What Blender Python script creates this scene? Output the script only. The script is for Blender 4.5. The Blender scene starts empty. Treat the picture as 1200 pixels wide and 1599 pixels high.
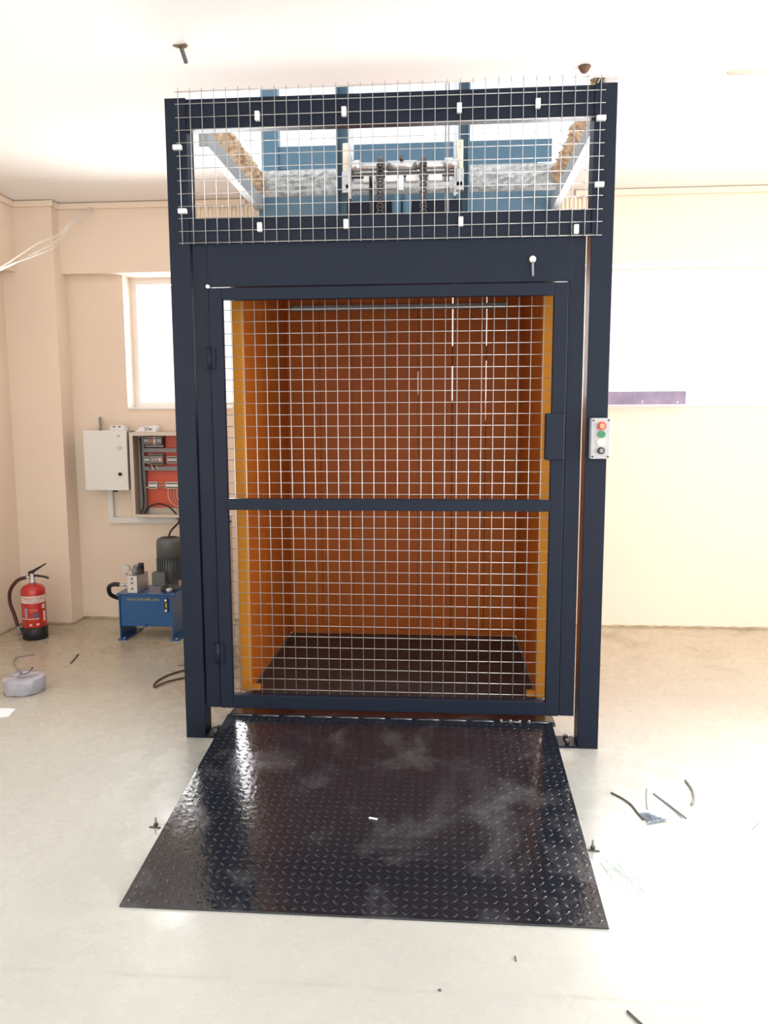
import bpy, bmesh, math, random
from mathutils import Vector, Matrix
random.seed(7)
S = bpy.context.scene
COL = S.collection
PI = math.pi

# ------------------------------------------------------------------ camera
F = 1201.0                                   # focal length in pixels of the 1200 x 1599 frame
cam = bpy.data.cameras.new('camera'); co = bpy.data.objects.new('camera', cam); COL.objects.link(co)
cam.sensor_fit = 'HORIZONTAL'; cam.sensor_width = 36.0; cam.lens = 36.0 * F / 1200.0
cam.clip_start = 0.05; cam.clip_end = 200
right = Vector((0.99711323, 0.07584643, -0.00353925))
down = Vector((0.00544286, -0.11789173, -0.99301154))
fwd = Vector((-0.07573363, 0.99012568, -0.11796423))
R = Matrix((right, -down, -fwd)).transposed()
co.matrix_world = Matrix.Translation((0.24801548, -3.43828496, 1.5)) @ R.to_4x4()
S.camera = co

# ------------------------------------------------------------------ light
SKY = 1.5
WINDOW_BACK = 15.0
WINDOW_RIGHT = 7.0
WINDOW_FRONT = 1.0
WINDOW_LEFT = 2.5
S.view_settings.view_transform = 'Standard'; S.view_settings.look = 'None'
S.view_settings.exposure = 0.16; S.view_settings.gamma = 1.0; S.view_settings.use_curve_mapping = False
w = bpy.data.worlds.new('sky'); S.world = w; w.use_nodes = True
w.node_tree.nodes['Background'].inputs[0].default_value = (0.93, 0.97, 1.0, 1)
w.node_tree.nodes['Background'].inputs[1].default_value = SKY

def daylight(name, loc, rot, sx, sz, radiance, col):
    l = bpy.data.lights.new(name, 'AREA'); l.shape = 'RECTANGLE'; l.size = sx; l.size_y = sz
    l.energy = radiance * sx * sz * PI; l.color = col
    o = bpy.data.objects.new(name, l); COL.objects.link(o); o.location = loc; o.rotation_euler = rot
    return o
daylight('daylight_back_left', (-1.39, 2.42, 2.08), (PI/2, 0, PI), 1.38, 0.96, WINDOW_BACK, (1, 1, 1))
daylight('daylight_back_right', (1.975, 2.42, 2.08), (PI/2, 0, PI), 3.85, 0.96, WINDOW_BACK, (1, 1, 1))
daylight('daylight_right', (4.42, -2.2, 1.55), (PI/2, 0, PI/2), 4.4, 2.2, WINDOW_RIGHT, (0.97, 0.98, 1.0))
daylight('daylight_front', (0.6, -6.42, 1.45), (PI/2, 0, 0), 6.0, 2.3, WINDOW_FRONT, (0.95, 0.98, 1.0))
daylight('daylight_left', (-3.1, -3.0, 1.75), (PI/2, 0, -PI/2), 3.2, 1.5, WINDOW_LEFT, (0.97, 0.99, 1.0))

# ------------------------------------------------------------------ materials
def mat(name, col, rough=0.5, metal=0.0, spec=0.5, noise=None, bump=None, coat=0.0, alpha=None, emit=None):
    """noise=(scale, dark colour, amount), bump=(scale, strength)"""
    m = bpy.data.materials.new(name); m.use_nodes = True
    nt = m.node_tree; b = nt.nodes['Principled BSDF']
    b.inputs['Base Color'].default_value = (*col, 1); b.inputs['Roughness'].default_value = rough
    b.inputs['Metallic'].default_value = metal; b.inputs['Specular IOR Level'].default_value = spec
    b.inputs['Coat Weight'].default_value = coat; b.inputs['Coat Roughness'].default_value = 0.15
    tc = nt.nodes.new('ShaderNodeTexCoord')
    if noise:
        n = nt.nodes.new('ShaderNodeTexNoise'); n.inputs['Scale'].default_value = noise[0]; n.inputs['Detail'].default_value = 6
        r = nt.nodes.new('ShaderNodeValToRGB'); r.color_ramp.elements[0].position = 0.35; r.color_ramp.elements[1].position = 0.7
        r.color_ramp.elements[0].color = (0, 0, 0, 1); r.color_ramp.elements[1].color = (noise[2],)*3 + (1,)
        x = nt.nodes.new('ShaderNodeMix'); x.data_type = 'RGBA'
        x.inputs[6].default_value = (*col, 1); x.inputs[7].default_value = (*noise[1], 1)
        nt.links.new(tc.outputs['Object'], n.inputs['Vector']); nt.links.new(n.outputs['Fac'], r.inputs[0])
        nt.links.new(r.outputs[0], x.inputs[0]); nt.links.new(x.outputs[2], b.inputs['Base Color'])
    if bump:
        n2 = nt.nodes.new('ShaderNodeTexNoise'); n2.inputs['Scale'].default_value = bump[0]; n2.inputs['Detail'].default_value = 5
        bp = nt.nodes.new('ShaderNodeBump'); bp.inputs['Strength'].default_value = bump[1]; bp.inputs['Distance'].default_value = 0.01
        nt.links.new(tc.outputs['Object'], n2.inputs['Vector']); nt.links.new(n2.outputs['Fac'], bp.inputs['Height'])
        nt.links.new(bp.outputs[0], b.inputs['Normal'])
    if alpha is not None: b.inputs['Alpha'].default_value = alpha
    if emit: b.inputs['Emission Color'].default_value = (*emit[0], 1); b.inputs['Emission Strength'].default_value = emit[1]
    return m

navy = mat('navy_paint', (0.007, 0.012, 0.025), 0.42, spec=0.2, noise=(6, (0.011, 0.015, 0.027), 0.5), bump=(60, 0.03))
blue_steel = mat('blue_steel_paint', (0.07, 0.15, 0.22), 0.42, noise=(8, (0.10, 0.17, 0.22), 0.5))
orange = mat('orange_powder_coat', (0.41, 0.105, 0.011), 0.45, spec=0.2, noise=(3, (0.36, 0.075, 0.010), 0.6))
orange_trim = mat('orange_trim', (0.56, 0.22, 0.025), 0.45, spec=0.25)
zinc = mat('galvanised_wire', (0.56, 0.55, 0.54), 0.38, metal=0.75)
steel = mat('bare_steel', (0.55, 0.56, 0.57), 0.35, metal=0.8, noise=(30, (0.4, 0.4, 0.4), 0.6))
beam_grey = mat('beam_grey', (0.30, 0.33, 0.35), 0.5)
clear = mat('white_plastic', (0.82, 0.82, 0.80), 0.35)
wallm = mat('peach_plaster', (0.86, 0.73, 0.60), 0.8, noise=(1.6, (0.83, 0.70, 0.575), 0.7), bump=(25, 0.12))
ceilm = mat('white_plaster', (0.90, 0.89, 0.865), 0.85, bump=(18, 0.1))
cream = mat('cream_cornice', (0.86, 0.74, 0.60), 0.7)
mortar = mat('mortar_line', (0.34, 0.26, 0.16), 0.9, noise=(20, (0.5, 0.42, 0.3), 1.0))
concrete = mat('broken_concrete', (0.42, 0.28, 0.17), 0.95, noise=(22, (0.75, 0.62, 0.46), 1.0), bump=(40, 1.0))
greyconc = mat('grey_concrete', (0.36, 0.37, 0.37), 0.9, noise=(30, (0.7, 0.7, 0.68), 1.0), bump=(50, 0.9))
winw = mat('window_white', (0.85, 0.83, 0.80), 0.4)
beige_metal = mat('cabinet_beige', (0.62, 0.56, 0.47), 0.5)
white_metal = mat('cabinet_white', (0.78, 0.78, 0.76), 0.45)
red_plate = mat('red_mounting_plate', (0.62, 0.09, 0.04), 0.45)
duct_grey = mat('duct_grey', (0.24, 0.24, 0.25), 0.6)
black = mat('black_rubber', (0.012, 0.012, 0.014), 0.5)
device = mat('device_grey', (0.50, 0.50, 0.50), 0.5)
tank_blue = mat('tank_blue', (0.005, 0.085, 0.27), 0.35, coat=0.3)
motor_grey = mat('motor_grey', (0.10, 0.11, 0.112), 0.5)
alu = mat('aluminium', (0.62, 0.62, 0.63), 0.32, metal=0.7)
yellow = mat('yellow_lettering', (0.45, 0.42, 0.05), 0.5)
ext_red = mat('extinguisher_red', (0.50, 0.022, 0.014), 0.28, coat=0.5)
label_w = mat('label_white', (0.72, 0.60, 0.55), 0.5)
label_b = mat('label_dark', (0.12, 0.09, 0.20), 0.5)
hosem = mat('dark_red_hose', (0.07, 0.018, 0.02), 0.5)
coilm = mat('film_wrapped_cable', (0.42, 0.41, 0.46), 0.35, noise=(14, (0.28, 0.28, 0.32), 1.0), bump=(40, 0.5), coat=0.4)
paper = mat('paper', (0.85, 0.85, 0.90), 0.7)
wirew = mat('white_cable', (0.80, 0.74, 0.66), 0.5)
redb = mat('red_button', (0.55, 0.06, 0.03), 0.4)
redcap = mat('pale_red_cap', (0.75, 0.30, 0.16), 0.4)
greenb = mat('green_button', (0.02, 0.20, 0.09), 0.4)
lampb = mat('lit_button', (1.0, 0.78, 0.4), 0.4, emit=((1.0, 0.72, 0.30), 1.6))
redled = mat('red_indicator', (1, 0.1, 0.1), 0.4, emit=((1, 0.15, 0.1), 2.5))
boxgrey = mat('control_box_grey', (0.42, 0.42, 0.43), 0.5)
foam = mat('white_foam_board', (0.74, 0.70, 0.63), 0.8, bump=(22, 1.0))
card = mat('brown_cardboard', (0.22, 0.12, 0.08), 0.9)
rust = mat('chain_steel', (0.10, 0.085, 0.08), 0.45, metal=0.6)
roller = mat('cream_nylon', (0.80, 0.72, 0.58), 0.5)
lilac = mat('lilac_primer_steel', (0.20, 0.17, 0.27), 0.5, noise=(12, (0.34, 0.27, 0.38), 0.8))
filmm = mat('thin_plastic_film', (0.75, 0.86, 0.88), 0.25, alpha=0.35, bump=(40, 0.8))
dirt = mat('dark_debris', (0.10, 0.09, 0.08), 0.8)
darkbrown = mat('dark_stained_plaster', (0.16, 0.09, 0.06), 0.9, bump=(40, 0.8))

def tread_material():
    m = mat('black_tread_plate', (0.022, 0.025, 0.032), 0.10, metal=0.0, spec=1.0)
    nt = m.node_tree; b = nt.nodes['Principled BSDF']; tc = nt.nodes.new('ShaderNodeTexCoord')
    n = nt.nodes.new('ShaderNodeTexNoise'); n.inputs['Scale'].default_value = 3.4; n.inputs['Detail'].default_value = 9; n.inputs['Distortion'].default_value = 0.4
    n.inputs['Roughness'].default_value = 0.65
    r = nt.nodes.new('ShaderNodeValToRGB'); r.color_ramp.elements[0].position = 0.52; r.color_ramp.elements[1].position = 0.78
    x = nt.nodes.new('ShaderNodeMix'); x.data_type = 'RGBA'
    x.inputs[6].default_value = (0.010, 0.012, 0.018, 1); x.inputs[7].default_value = (0.085, 0.088, 0.095, 1)
    mr = nt.nodes.new('ShaderNodeMapRange'); mr.inputs[3].default_value = 0.12; mr.inputs[4].default_value = 0.27
    bn = nt.nodes.new('ShaderNodeTexNoise'); bn.inputs['Scale'].default_value = 38; bn.inputs['Detail'].default_value = 3
    bp = nt.nodes.new('ShaderNodeBump'); bp.inputs['Strength'].default_value = 0.10; bp.inputs['Distance'].default_value = 0.01
    nt.links.new(tc.outputs['Object'], bn.inputs['Vector']); nt.links.new(bn.outputs['Fac'], bp.inputs['Height']); nt.links.new(bp.outputs[0], b.inputs['Normal'])
    nt.links.new(tc.outputs['Object'], n.inputs['Vector']); nt.links.new(n.outputs['Fac'], r.inputs[0])
    nt.links.new(r.outputs[0], x.inputs[0]); nt.links.new(x.outputs[2], b.inputs['Base Color'])
    nt.links.new(r.outputs[0], mr.inputs[0]); nt.links.new(mr.outputs[0], b.inputs['Roughness'])
    return m
tread = tread_material()
car_tread = mat('matt_tread_plate', (0.030, 0.024, 0.024), 0.5, noise=(5, (0.05, 0.04, 0.036), 0.7))

def floor_material():
    m = mat('painted_concrete_floor', (0.74, 0.68, 0.56), 0.3, spec=0.5)
    nt = m.node_tree; L = nt.links; N = nt.nodes.new; b = nt.nodes['Principled BSDF']
    tc = N('ShaderNodeTexCoord')
    def noise(scale, detail=6, rough=0.6, dist=0):
        n = N('ShaderNodeTexNoise'); n.inputs['Scale'].default_value = scale; n.inputs['Detail'].default_value = detail
        n.inputs['Roughness'].default_value = rough; n.inputs['Distortion'].default_value = dist
        L.new(tc.outputs['Object'], n.inputs['Vector']); return n.outputs['Fac']
    def ramp(sock, a, c, ca=0.0, cc=1.0):
        r = N('ShaderNodeMapRange'); r.inputs[1].default_value = a; r.inputs[2].default_value = c
        r.inputs[3].default_value = ca; r.inputs[4].default_value = cc; L.new(sock, r.inputs[0]); return r.outputs[0]
    def mul(a, c):
        q = N('ShaderNodeMath'); q.operation = 'MULTIPLY'; L.new(a, q.inputs[0])
        if isinstance(c, float): q.inputs[1].default_value = c
        else: L.new(c, q.inputs[1])
        return q.outputs[0]
    def mix(fac, a, col):
        x = N('ShaderNodeMix'); x.data_type = 'RGBA'; L.new(fac, x.inputs[0])
        if isinstance(a, tuple): x.inputs[6].default_value = a
        else: L.new(a, x.inputs[6])
        x.inputs[7].default_value = col; return x.outputs[2]
    sep = N('ShaderNodeSeparateXYZ'); L.new(tc.outputs['Object'], sep.inputs[0])
    base = mix(ramp(noise(1.3), 0.4, 0.7), (0.48, 0.48, 0.445, 1), (0.43, 0.43, 0.40, 1))
    back = ramp(sep.outputs['Y'], -0.3, 1.6)                       # ochre dust that lies towards the back wall
    base = mix(mul(back, 0.75), base, (0.52, 0.43, 0.29, 1))
    st = mul(ramp(noise(2.4, 8, 0.6, 0.6), 0.52, 0.68), ramp(sep.outputs['Y'], 0.9, 1.7))
    base = mix(mul(st, 0.6), base, (0.24, 0.19, 0.10, 1))         # damp patches by the pump
    spk = ramp(noise(26, 4, 0.6), 0.70, 0.76)
    base = mix(mul(spk, 0.45), base, (0.38, 0.34, 0.27, 1))
    # construction joint across the floor in front of the ramp
    wob = N('ShaderNodeMath'); wob.operation = 'MULTIPLY_ADD'; L.new(noise(1.2, 4), wob.inputs[0]); wob.inputs[1].default_value = 0.05; wob.inputs[2].default_value = 1.538
    ad = N('ShaderNodeMath'); ad.operation = 'ADD'; L.new(sep.outputs['Y'], ad.inputs[0]); L.new(wob.outputs[0], ad.inputs[1])
    ab = N('ShaderNodeMath'); ab.operation = 'ABSOLUTE'; L.new(ad.outputs[0], ab.inputs[0])
    j = mul(ramp(ab.outputs[0], 0.004, 0.010, 1.0, 0.0), ramp(noise(4), 0.38, 0.6))
    base = mix(mul(j, 0.35), base, (0.35, 0.33, 0.28, 1))
    L.new(base, b.inputs['Base Color'])
    L.new(ramp(noise(5, 8, 0.7), 0.35, 0.7, 0.16, 0.42), b.inputs['Roughness'])
    bp = N('ShaderNodeBump'); bp.inputs['Strength'].default_value = 0.12; bp.inputs['Distance'].default_value = 0.01
    L.new(noise(9, 6, 0.6), bp.inputs['Height']); L.new(bp.outputs[0], b.inputs['Normal'])
    return m
floorm = floor_material()

def glass_material():
    m = bpy.data.materials.new('window_glass'); m.use_nodes = True; nt = m.node_tree
    nt.nodes.remove(nt.nodes['Principled BSDF'])
    t = nt.nodes.new('ShaderNodeBsdfTransparent'); g = nt.nodes.new('ShaderNodeBsdfGlossy'); g.inputs['Roughness'].default_value = 0.05
    fz = nt.nodes.new('ShaderNodeFresnel'); fz.inputs[0].default_value = 1.3
    x = nt.nodes.new('ShaderNodeMixShader'); nt.links.new(fz.outputs[0], x.inputs[0])
    nt.links.new(t.outputs[0], x.inputs[1]); nt.links.new(g.outputs[0], x.inputs[2])
    nt.links.new(x.outputs[0], nt.nodes['Material Output'].inputs[0])
    return m
glass = glass_material()

# ------------------------------------------------------------------ mesh helpers
class MB:
    def __init__(s): s.b = bmesh.new()
    def box(s, x0, x1, y0, y1, z0, z1, bev=0.0):
        v = [s.b.verts.new(p) for p in [(x0,y0,z0),(x1,y0,z0),(x1,y1,z0),(x0,y1,z0),(x0,y0,z1),(x1,y0,z1),(x1,y1,z1),(x0,y1,z1)]]
        fs = [s.b.faces.new([v[i] for i in f]) for f in [(3,2,1,0),(4,5,6,7),(0,1,5,4),(1,2,6,5),(2,3,7,6),(3,0,4,7)]]
        if bev:
            es = {e for f in fs for e in f.edges}
            bmesh.ops.bevel(s.b, geom=list(es), offset=bev, segments=2, affect='EDGES', profile=0.5)
        return s
    def prism(s, pts, axis, a, c):
        """extrude a 2D outline along an axis"""
        def p3(p, t):
            return {'x': (t, p[0], p[1]), 'y': (p[0], t, p[1]), 'z': (p[0], p[1], t)}[axis]
        A = [s.b.verts.new(p3(p, a)) for p in pts]; B = [s.b.verts.new(p3(p, c)) for p in pts]
        n = len(pts); s.b.faces.new(A[::-1]); s.b.faces.new(B)
        for i in range(n): s.b.faces.new([A[i], A[(i+1) % n], B[(i+1) % n], B[i]])
        return s
    def tube(s, pts, r, seg=8, cap=True):
        pts = [Vector(p) for p in pts]; rings = []; n = len(pts)
        up = None
        for i, p in enumerate(pts):
            d = (pts[min(i+1, n-1)] - pts[max(i-1, 0)]).normalized()
            if up is None:
                up = Vector((0, 0, 1)) if abs(d.z) < 0.9 else Vector((1, 0, 0))
            a = d.cross(up).normalized(); c = a.cross(d).normalized(); up = c
            rr = r[i] if isinstance(r, (list, tuple)) else r
            rings.append([s.b.verts.new(p + rr*(math.cos(t)*a + math.sin(t)*c)) for t in [2*PI*k/seg for k in range(seg)]])
        for i in range(n-1):
            for k in range(seg):
                f = s.b.faces.new([rings[i][k], rings[i][(k+1) % seg], rings[i+1][(k+1) % seg], rings[i+1][k]]); f.smooth = True
        if cap: s.b.faces.new(rings[0][::-1]); s.b.faces.new(rings[-1])
        return s
    def cyl(s, p0, p1, r, seg=20): return s.tube([p0, p1], r, seg)
    def lathe(s, c, prof, seg=28):
        """revolve (radius, height) about the vertical through c"""
        rings = []
        for r, h in prof:
            rings.append([s.b.verts.new((c[0]+max(r, 1e-4)*math.cos(2*PI*k/seg), c[1]+max(r, 1e-4)*math.sin(2*PI*k/seg), c[2]+h)) for k in range(seg)])
        for i in range(len(rings)-1):
            for k in range(seg):
                f = s.b.faces.new([rings[i][k], rings[i][(k+1) % seg], rings[i+1][(k+1) % seg], rings[i+1][k]]); f.smooth = True
        s.b.faces.new(rings[0][::-1]); s.b.faces.new(rings[-1])
        return s
    def build(s, name, m, parent=None, origin=None):
        me = bpy.data.meshes.new(name)
        if origin is None:
            if parent is None and s.b.verts:
                xs = [v.co.x for v in s.b.verts]; ys = [v.co.y for v in s.b.verts]; zs = [v.co.z for v in s.b.verts]
                origin = Vector(((min(xs)+max(xs))/2, (min(ys)+max(ys))/2, min(zs)))
            else: origin = Vector((0, 0, 0)) if parent is None else parent['_w']
        origin = Vector(origin)
        bmesh.ops.translate(s.b, verts=s.b.verts, vec=-origin)
        bmesh.ops.recalc_face_normals(s.b, faces=s.b.faces)
        s.b.to_mesh(me); s.b.free()
        me.materials.append(m)
        o = bpy.data.objects.new(name, me); COL.objects.link(o)
        if parent is None: o.location = origin
        else: o.parent = parent; o.location = origin - Vector(parent['_w'])
        o['_w'] = tuple(origin)
        return o
def tag(o, label, cat, group=None, kind=None):
    o['label'] = label; o['category'] = cat
    if group: o['group'] = group
    if kind: o['kind'] = kind
    return o
def thing(name, loc, label, cat, group=None):
    o = bpy.data.objects.new(name, None); COL.objects.link(o); o.location = loc; o.empty_display_size = 0.05
    o['_w'] = tuple(loc); return tag(o, label, cat, group)
def struct(o, label=None):
    o['kind'] = 'structure'
    if label: o['label'] = label
    return o
def text(body, size, loc, m, parent, name='lettering', rot=(PI/2, 0, 0), depth=0.0006, sx=1.0, wrap=None):
    c = bpy.data.curves.new(name, 'FONT'); c.body = body; c.size = size; c.extrude = depth
    c.align_x = 'CENTER'; c.align_y = 'CENTER'; c.resolution_u = 3
    t = bpy.data.objects.new('tmp', c); COL.objects.link(t)
    bpy.context.view_layer.update()
    me = bpy.data.meshes.new_from_object(t.evaluated_get(bpy.context.evaluated_depsgraph_get()))
    bpy.data.objects.remove(t)
    me.transform(Matrix.Diagonal((sx, 1, 1, 1))); me.transform(Matrix.Rotation(rot[0], 4, 'X'))
    if wrap:                                            # bend round a vertical cylinder whose front is at y = 0
        for v in me.vertices:
            a = v.co.x / wrap + math.radians(27); rr = wrap - v.co.y
            v.co.x = rr*math.sin(a); v.co.y = wrap - rr*math.cos(a)
    me.materials.clear(); me.materials.append(m)
    o = bpy.data.objects.new(name, me); COL.objects.link(o); o.parent = parent
    o.location = Vector(loc) - Vector(parent['_w']); o['_w'] = tuple(loc)
    return o
def arc(p, n=10):
    """Catmull-Rom through the control points"""
    p = [Vector(q) for q in p]; P = [2*p[0]-p[1]] + p + [2*p[-1]-p[-2]]; out = []
    for i in range(1, len(P)-2):
        for k in range(n):
            t = k/n; a, b, c, d = P[i-1:i+3]
            out.append(0.5*((2*b) + (-a+c)*t + (2*a-5*b+4*c-d)*t*t + (-a+3*b-3*c+d)*t**3))
    out.append(p[-1]); return out

# ------------------------------------------------------------------ the room
XL, XR, YF, YB, ZC = -2.88, 4.2, -6.2, 2.15, 3.04
HX, HY0, HY1, ST = 1.03, 0.315, 2.02, 0.17              # hole in the slab, slab thickness
MB().box(XL-.3, XR+.3, YF-.3, YB+.3, -.15, 0).build('floor', floorm, origin=(0, 0, 0))
struct(bpy.data.objects['floor'], 'pale glossy painted concrete floor with ochre stains towards the back wall')
b = MB()
b.box(XL-.3, -HX, YF-.3, YB+.3, ZC, ZC+ST); b.box(HX, XR+.3, YF-.3, YB+.3, ZC, ZC+ST)
b.box(-HX, HX, YF-.3, HY0, ZC, ZC+ST); b.box(-HX, HX, HY1, YB+.3, ZC, ZC+ST)
ceiling = struct(b.build('ceiling', ceilm, origin=(0, 0, ZC)), 'white plastered ceiling with a rectangular hole cut over the lift')
ceiling['_w'] = (0, 0, ZC)
def rough_edge(p0, p1, nrm, z0, z1, m, seed, amp=0.035, name='broken_slab_edge'):
    """ragged hacked concrete running along the side of the hole"""
    rnd = random.Random(seed); b = bmesh.new(); p0 = Vector(p0); p1 = Vector(p1); nrm = Vector(nrm)
    n = 44; k = 9; g = []
    for i in range(n+1):
        row = []
        for j in range(k+1):
            t = j/k; q = p0.lerp(p1, i/n); out = amp*math.sin(PI*t)**0.6*(0.35+rnd.random()*0.9) if 0 < j < k else 0.002
            v = q + nrm*out; v = v + (p1-p0).normalized()*((rnd.random()-.5)*0.015 if 0 < i < n else 0)
            v.z = z0+(z1-z0)*t + (rnd.random()-.5)*0.008*(0 < j < k); row.append(b.verts.new(v))
        g.append(row)
    for i in range(n):
        for j in range(k): b.faces.new([g[i][j], g[i+1][j], g[i+1][j+1], g[i][j+1]])
    mb = MB(); mb.b.free(); mb.b = b
    return mb.build(name, m, ceiling)
rough_edge((-HX, .82, 0), (-HX, HY1, 0), (1, 0, 0), ZC, ZC+ST, concrete, 1, 0.06)
rough_edge((HX, HY1, 0), (HX, .62, 0), (-1, 0, 0), ZC, ZC+ST, concrete, 2, 0.07)
rough_edge((-HX+.0, HY1, 0), (HX, HY1, 0), (0, -1, 0), ZC, ZC+ST, greyconc, 3, 0.03)
rough_edge((HX, HY0, 0), (-HX, HY0, 0), (0, 1, 0), ZC, ZC+ST, concrete, 4, 0.01)

# back wall: below the sill, piers, recessed lower part, protruding band above the lintel
W1 = (-2.08, -.70); W2 = (0.05, 3.9); SILL, LINT = 1.60, 2.555
b = MB()
b.box(XL-.3, XR+.3, YB, YB+.25, 0, SILL)
b.box(XL-.3, W1[0], YB, YB+.25, SILL, LINT); b.box(W1[1], W2[0], YB, YB+.25, SILL, LINT); b.box(W2[1], XR+.3, YB, YB+.25, SILL, LINT)
b.box(XL-.3, XR+.3, YB-.09, YB+.25, LINT, ZC)
struct(b.build('wall_back', wallm, origin=(0, 0, 0)), 'peach plastered back wall with a band over the windows')
struct(MB().box(XL-.02, -2.5, 1.97, YB, 0, ZC).build('trim_1', wallm), 'peach plastered column in the left corner')
b = MB(); b.box(XL-.25, XL, YF, -4.7, 0, ZC); b.box(XL-.25, XL, -1.3, YB, 0, LINT); b.box(XL-.25, XL, -4.7, -1.3, 0, 1.0)
b.box(XL-.25, XL, -4.7, -1.3, LINT, ZC); b.box(XL, XL+.1, -1.3, 1.97, LINT, ZC); b.box(XL-.25, XL, -1.3, YB, LINT, ZC)
struct(b.build('wall_left', wallm, origin=(0, 0, 0)), 'peach plastered left wall')
b = MB(); b.box(XR, XR+.25, YF, -4.5, 0, ZC); b.box(XR, XR+.25, .1, YB, 0, ZC); b.box(XR, XR+.25, -4.5, .1, 0, .4); b.box(XR, XR+.25, -4.5, .1, 2.75, ZC)
struct(b.build('wall_right', wallm, origin=(0, 0, 0)))
b = MB(); b.box(XL, -2.5, YF-.25, YF, 0, ZC); b.box(3.7, XR, YF-.25, YF, 0, ZC); b.box(-2.5, 3.7, YF-.25, YF, 0, .25); b.box(-2.5, 3.7, YF-.25, YF, 2.65, ZC)
struct(b.build('wall_front', wallm, origin=(0, 0, 0)))

def window(name, x0, x1, mull, label):
    y0 = YB+.14; b = MB(); t = .045
    b.box(x0, x1, y0, y0+.05, SILL, SILL+t); b.box(x0, x1, y0, y0+.05, LINT-t, LINT)
    b.box(x0, x0+t, y0, y0+.05, SILL+t, LINT-t); b.box(x1-t, x1, y0, y0+.05, SILL+t, LINT-t)
    for m in mull: b.box(m-.03, m+.03, y0, y0+.05, SILL+t, LINT-t)
    w = struct(b.build(name, winw, origin=(x0, y0, SILL)), label); w['_w'] = (x0, y0, SILL)
    MB().box(x0+.02, x1-.02, y0+.022, y0+.028, SILL+.02, LINT-.02).build('window_pane', glass, w)
    MB().box(x0, x1, YB-.012, y0, SILL-.012, SILL+.004, .003).build('window_sill', winw, w)
window('window_1', *W1, (), 'white framed window left of the lift, blown out with daylight')
window('window_2', *W2, (1.25, 2.75), 'wide white framed window right of the lift, blown out with daylight')

# cornice under the ceiling and mortar line at the floor
b = MB(); zc = ZC-.045
b.box(-2.5, -HX-.1, YB-.115, YB-.09, zc, ZC-.004, .006); b.box(HX+.1, XR, YB-.115, YB-.09, zc, ZC-.004, .006)
b.box(XL+.1, -2.475, 1.945, 1.97, zc, ZC-.004, .006); b.box(-2.5, -2.475, 1.95, YB-.1, zc, ZC-.004, .006)
b.box(XL+.1, XL+.125, -1.3, 1.95, zc, ZC-.004, .006)
struct(b.build('trim_2', cream), 'cream cornice strip running under the ceiling')
def bead(name, p0, p1, nrm, seed):
    rnd = random.Random(seed); p0 = Vector(p0); p1 = Vector(p1); n = int((p1-p0).length/.04); pts = []; rr = []
    for i in range(n+1):
        pts.append(p0.lerp(p1, i/n) + Vector((0, 0, .004))); rr.append(.008+.007*rnd.random())
    return struct(MB().tube(pts, rr, 6).build(name, mortar))
bead('baseboard_back', (-2.5, YB-.002, 0), (XR, YB-.002, 0), None, 5)
bead('baseboard_column', (XL, 1.968, 0), (-2.5, 1.968, 0), None, 6)
bead('baseboard_side', (-2.498, 1.97, 0), (-2.498, YB, 0), None, 7)
bead('baseboard_left', (XL+.002, -1.0, 0), (XL+.002, 1.97, 0), None, 8)

# ------------------------------------------------------------------ lift entrance frame with gate and guard mesh
lf = thing('goods_lift_entrance', (0, 0, 0), 'tall dark navy steel goods lift entrance frame with mesh gate and mesh guard above', 'lift entrance')
PH = 2.89
for sgn in (-1, 1):
    xa, xb = sorted((sgn*.872, sgn*.965))
    p = MB().box(xa, xb, 0, .10, 0, PH, .003).build('post', navy, lf)
    bx0, bx1 = sorted((sgn*.79, sgn*.872))
    pl = MB().box(bx0, bx1, .002, .12, 0, .010, .001).build('base_plate', navy, p)
    for yy in (.03, .085):
        MB().cyl(((bx0+bx1)/2, yy, .010), ((bx0+bx1)/2, yy, .030), .011, 6).build('anchor_bolt', rust, p)
    ja, jb = (-.8655, -.797) if sgn < 0 else (.786, .854)
    MB().box(ja, jb, .012, .06, .15, 2.285, .002).build('jamb', navy, lf)
MB().box(-.872, .872, .004, .064, 2.762, 2.885, .003).build('top_beam', navy, lf)
MB().box(-.872, .872, .004, .064, 2.286, 2.386, .003).build('lower_beam', navy, lf)
hd = MB().box(-.797, .797, .008, .05, 2.092, 2.285, .002).build('header_panel', navy, lf)
MB().box(-.90, .90, -.0015, .004, 2.279, 2.286).build('seam_strip', black, lf)
l1 = MB().cyl((.628, -.006, 2.184), (.628, .008, 2.184), .014, 16).cyl((.628, -.010, 2.184), (.628, -.006, 2.184), .008, 12).build('lock_cylinder', roller, lf)
MB().tube([(.628, -.008, 2.172), (.627, -.014, 2.15), (.629, -.012, 2.112)], .005, 8).build('key', duct_grey, l1)
# side members at the top of the shaft, running back from the posts
MB().box(-1.01, -.96, .62, 1.838, 2.90, 2.985, .003).build('side_beam', beam_grey, lf)
MB().box(.94, .985, .30, 1.838, 2.85, 2.93, .003).build('side_beam', beam_grey, lf)
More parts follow.
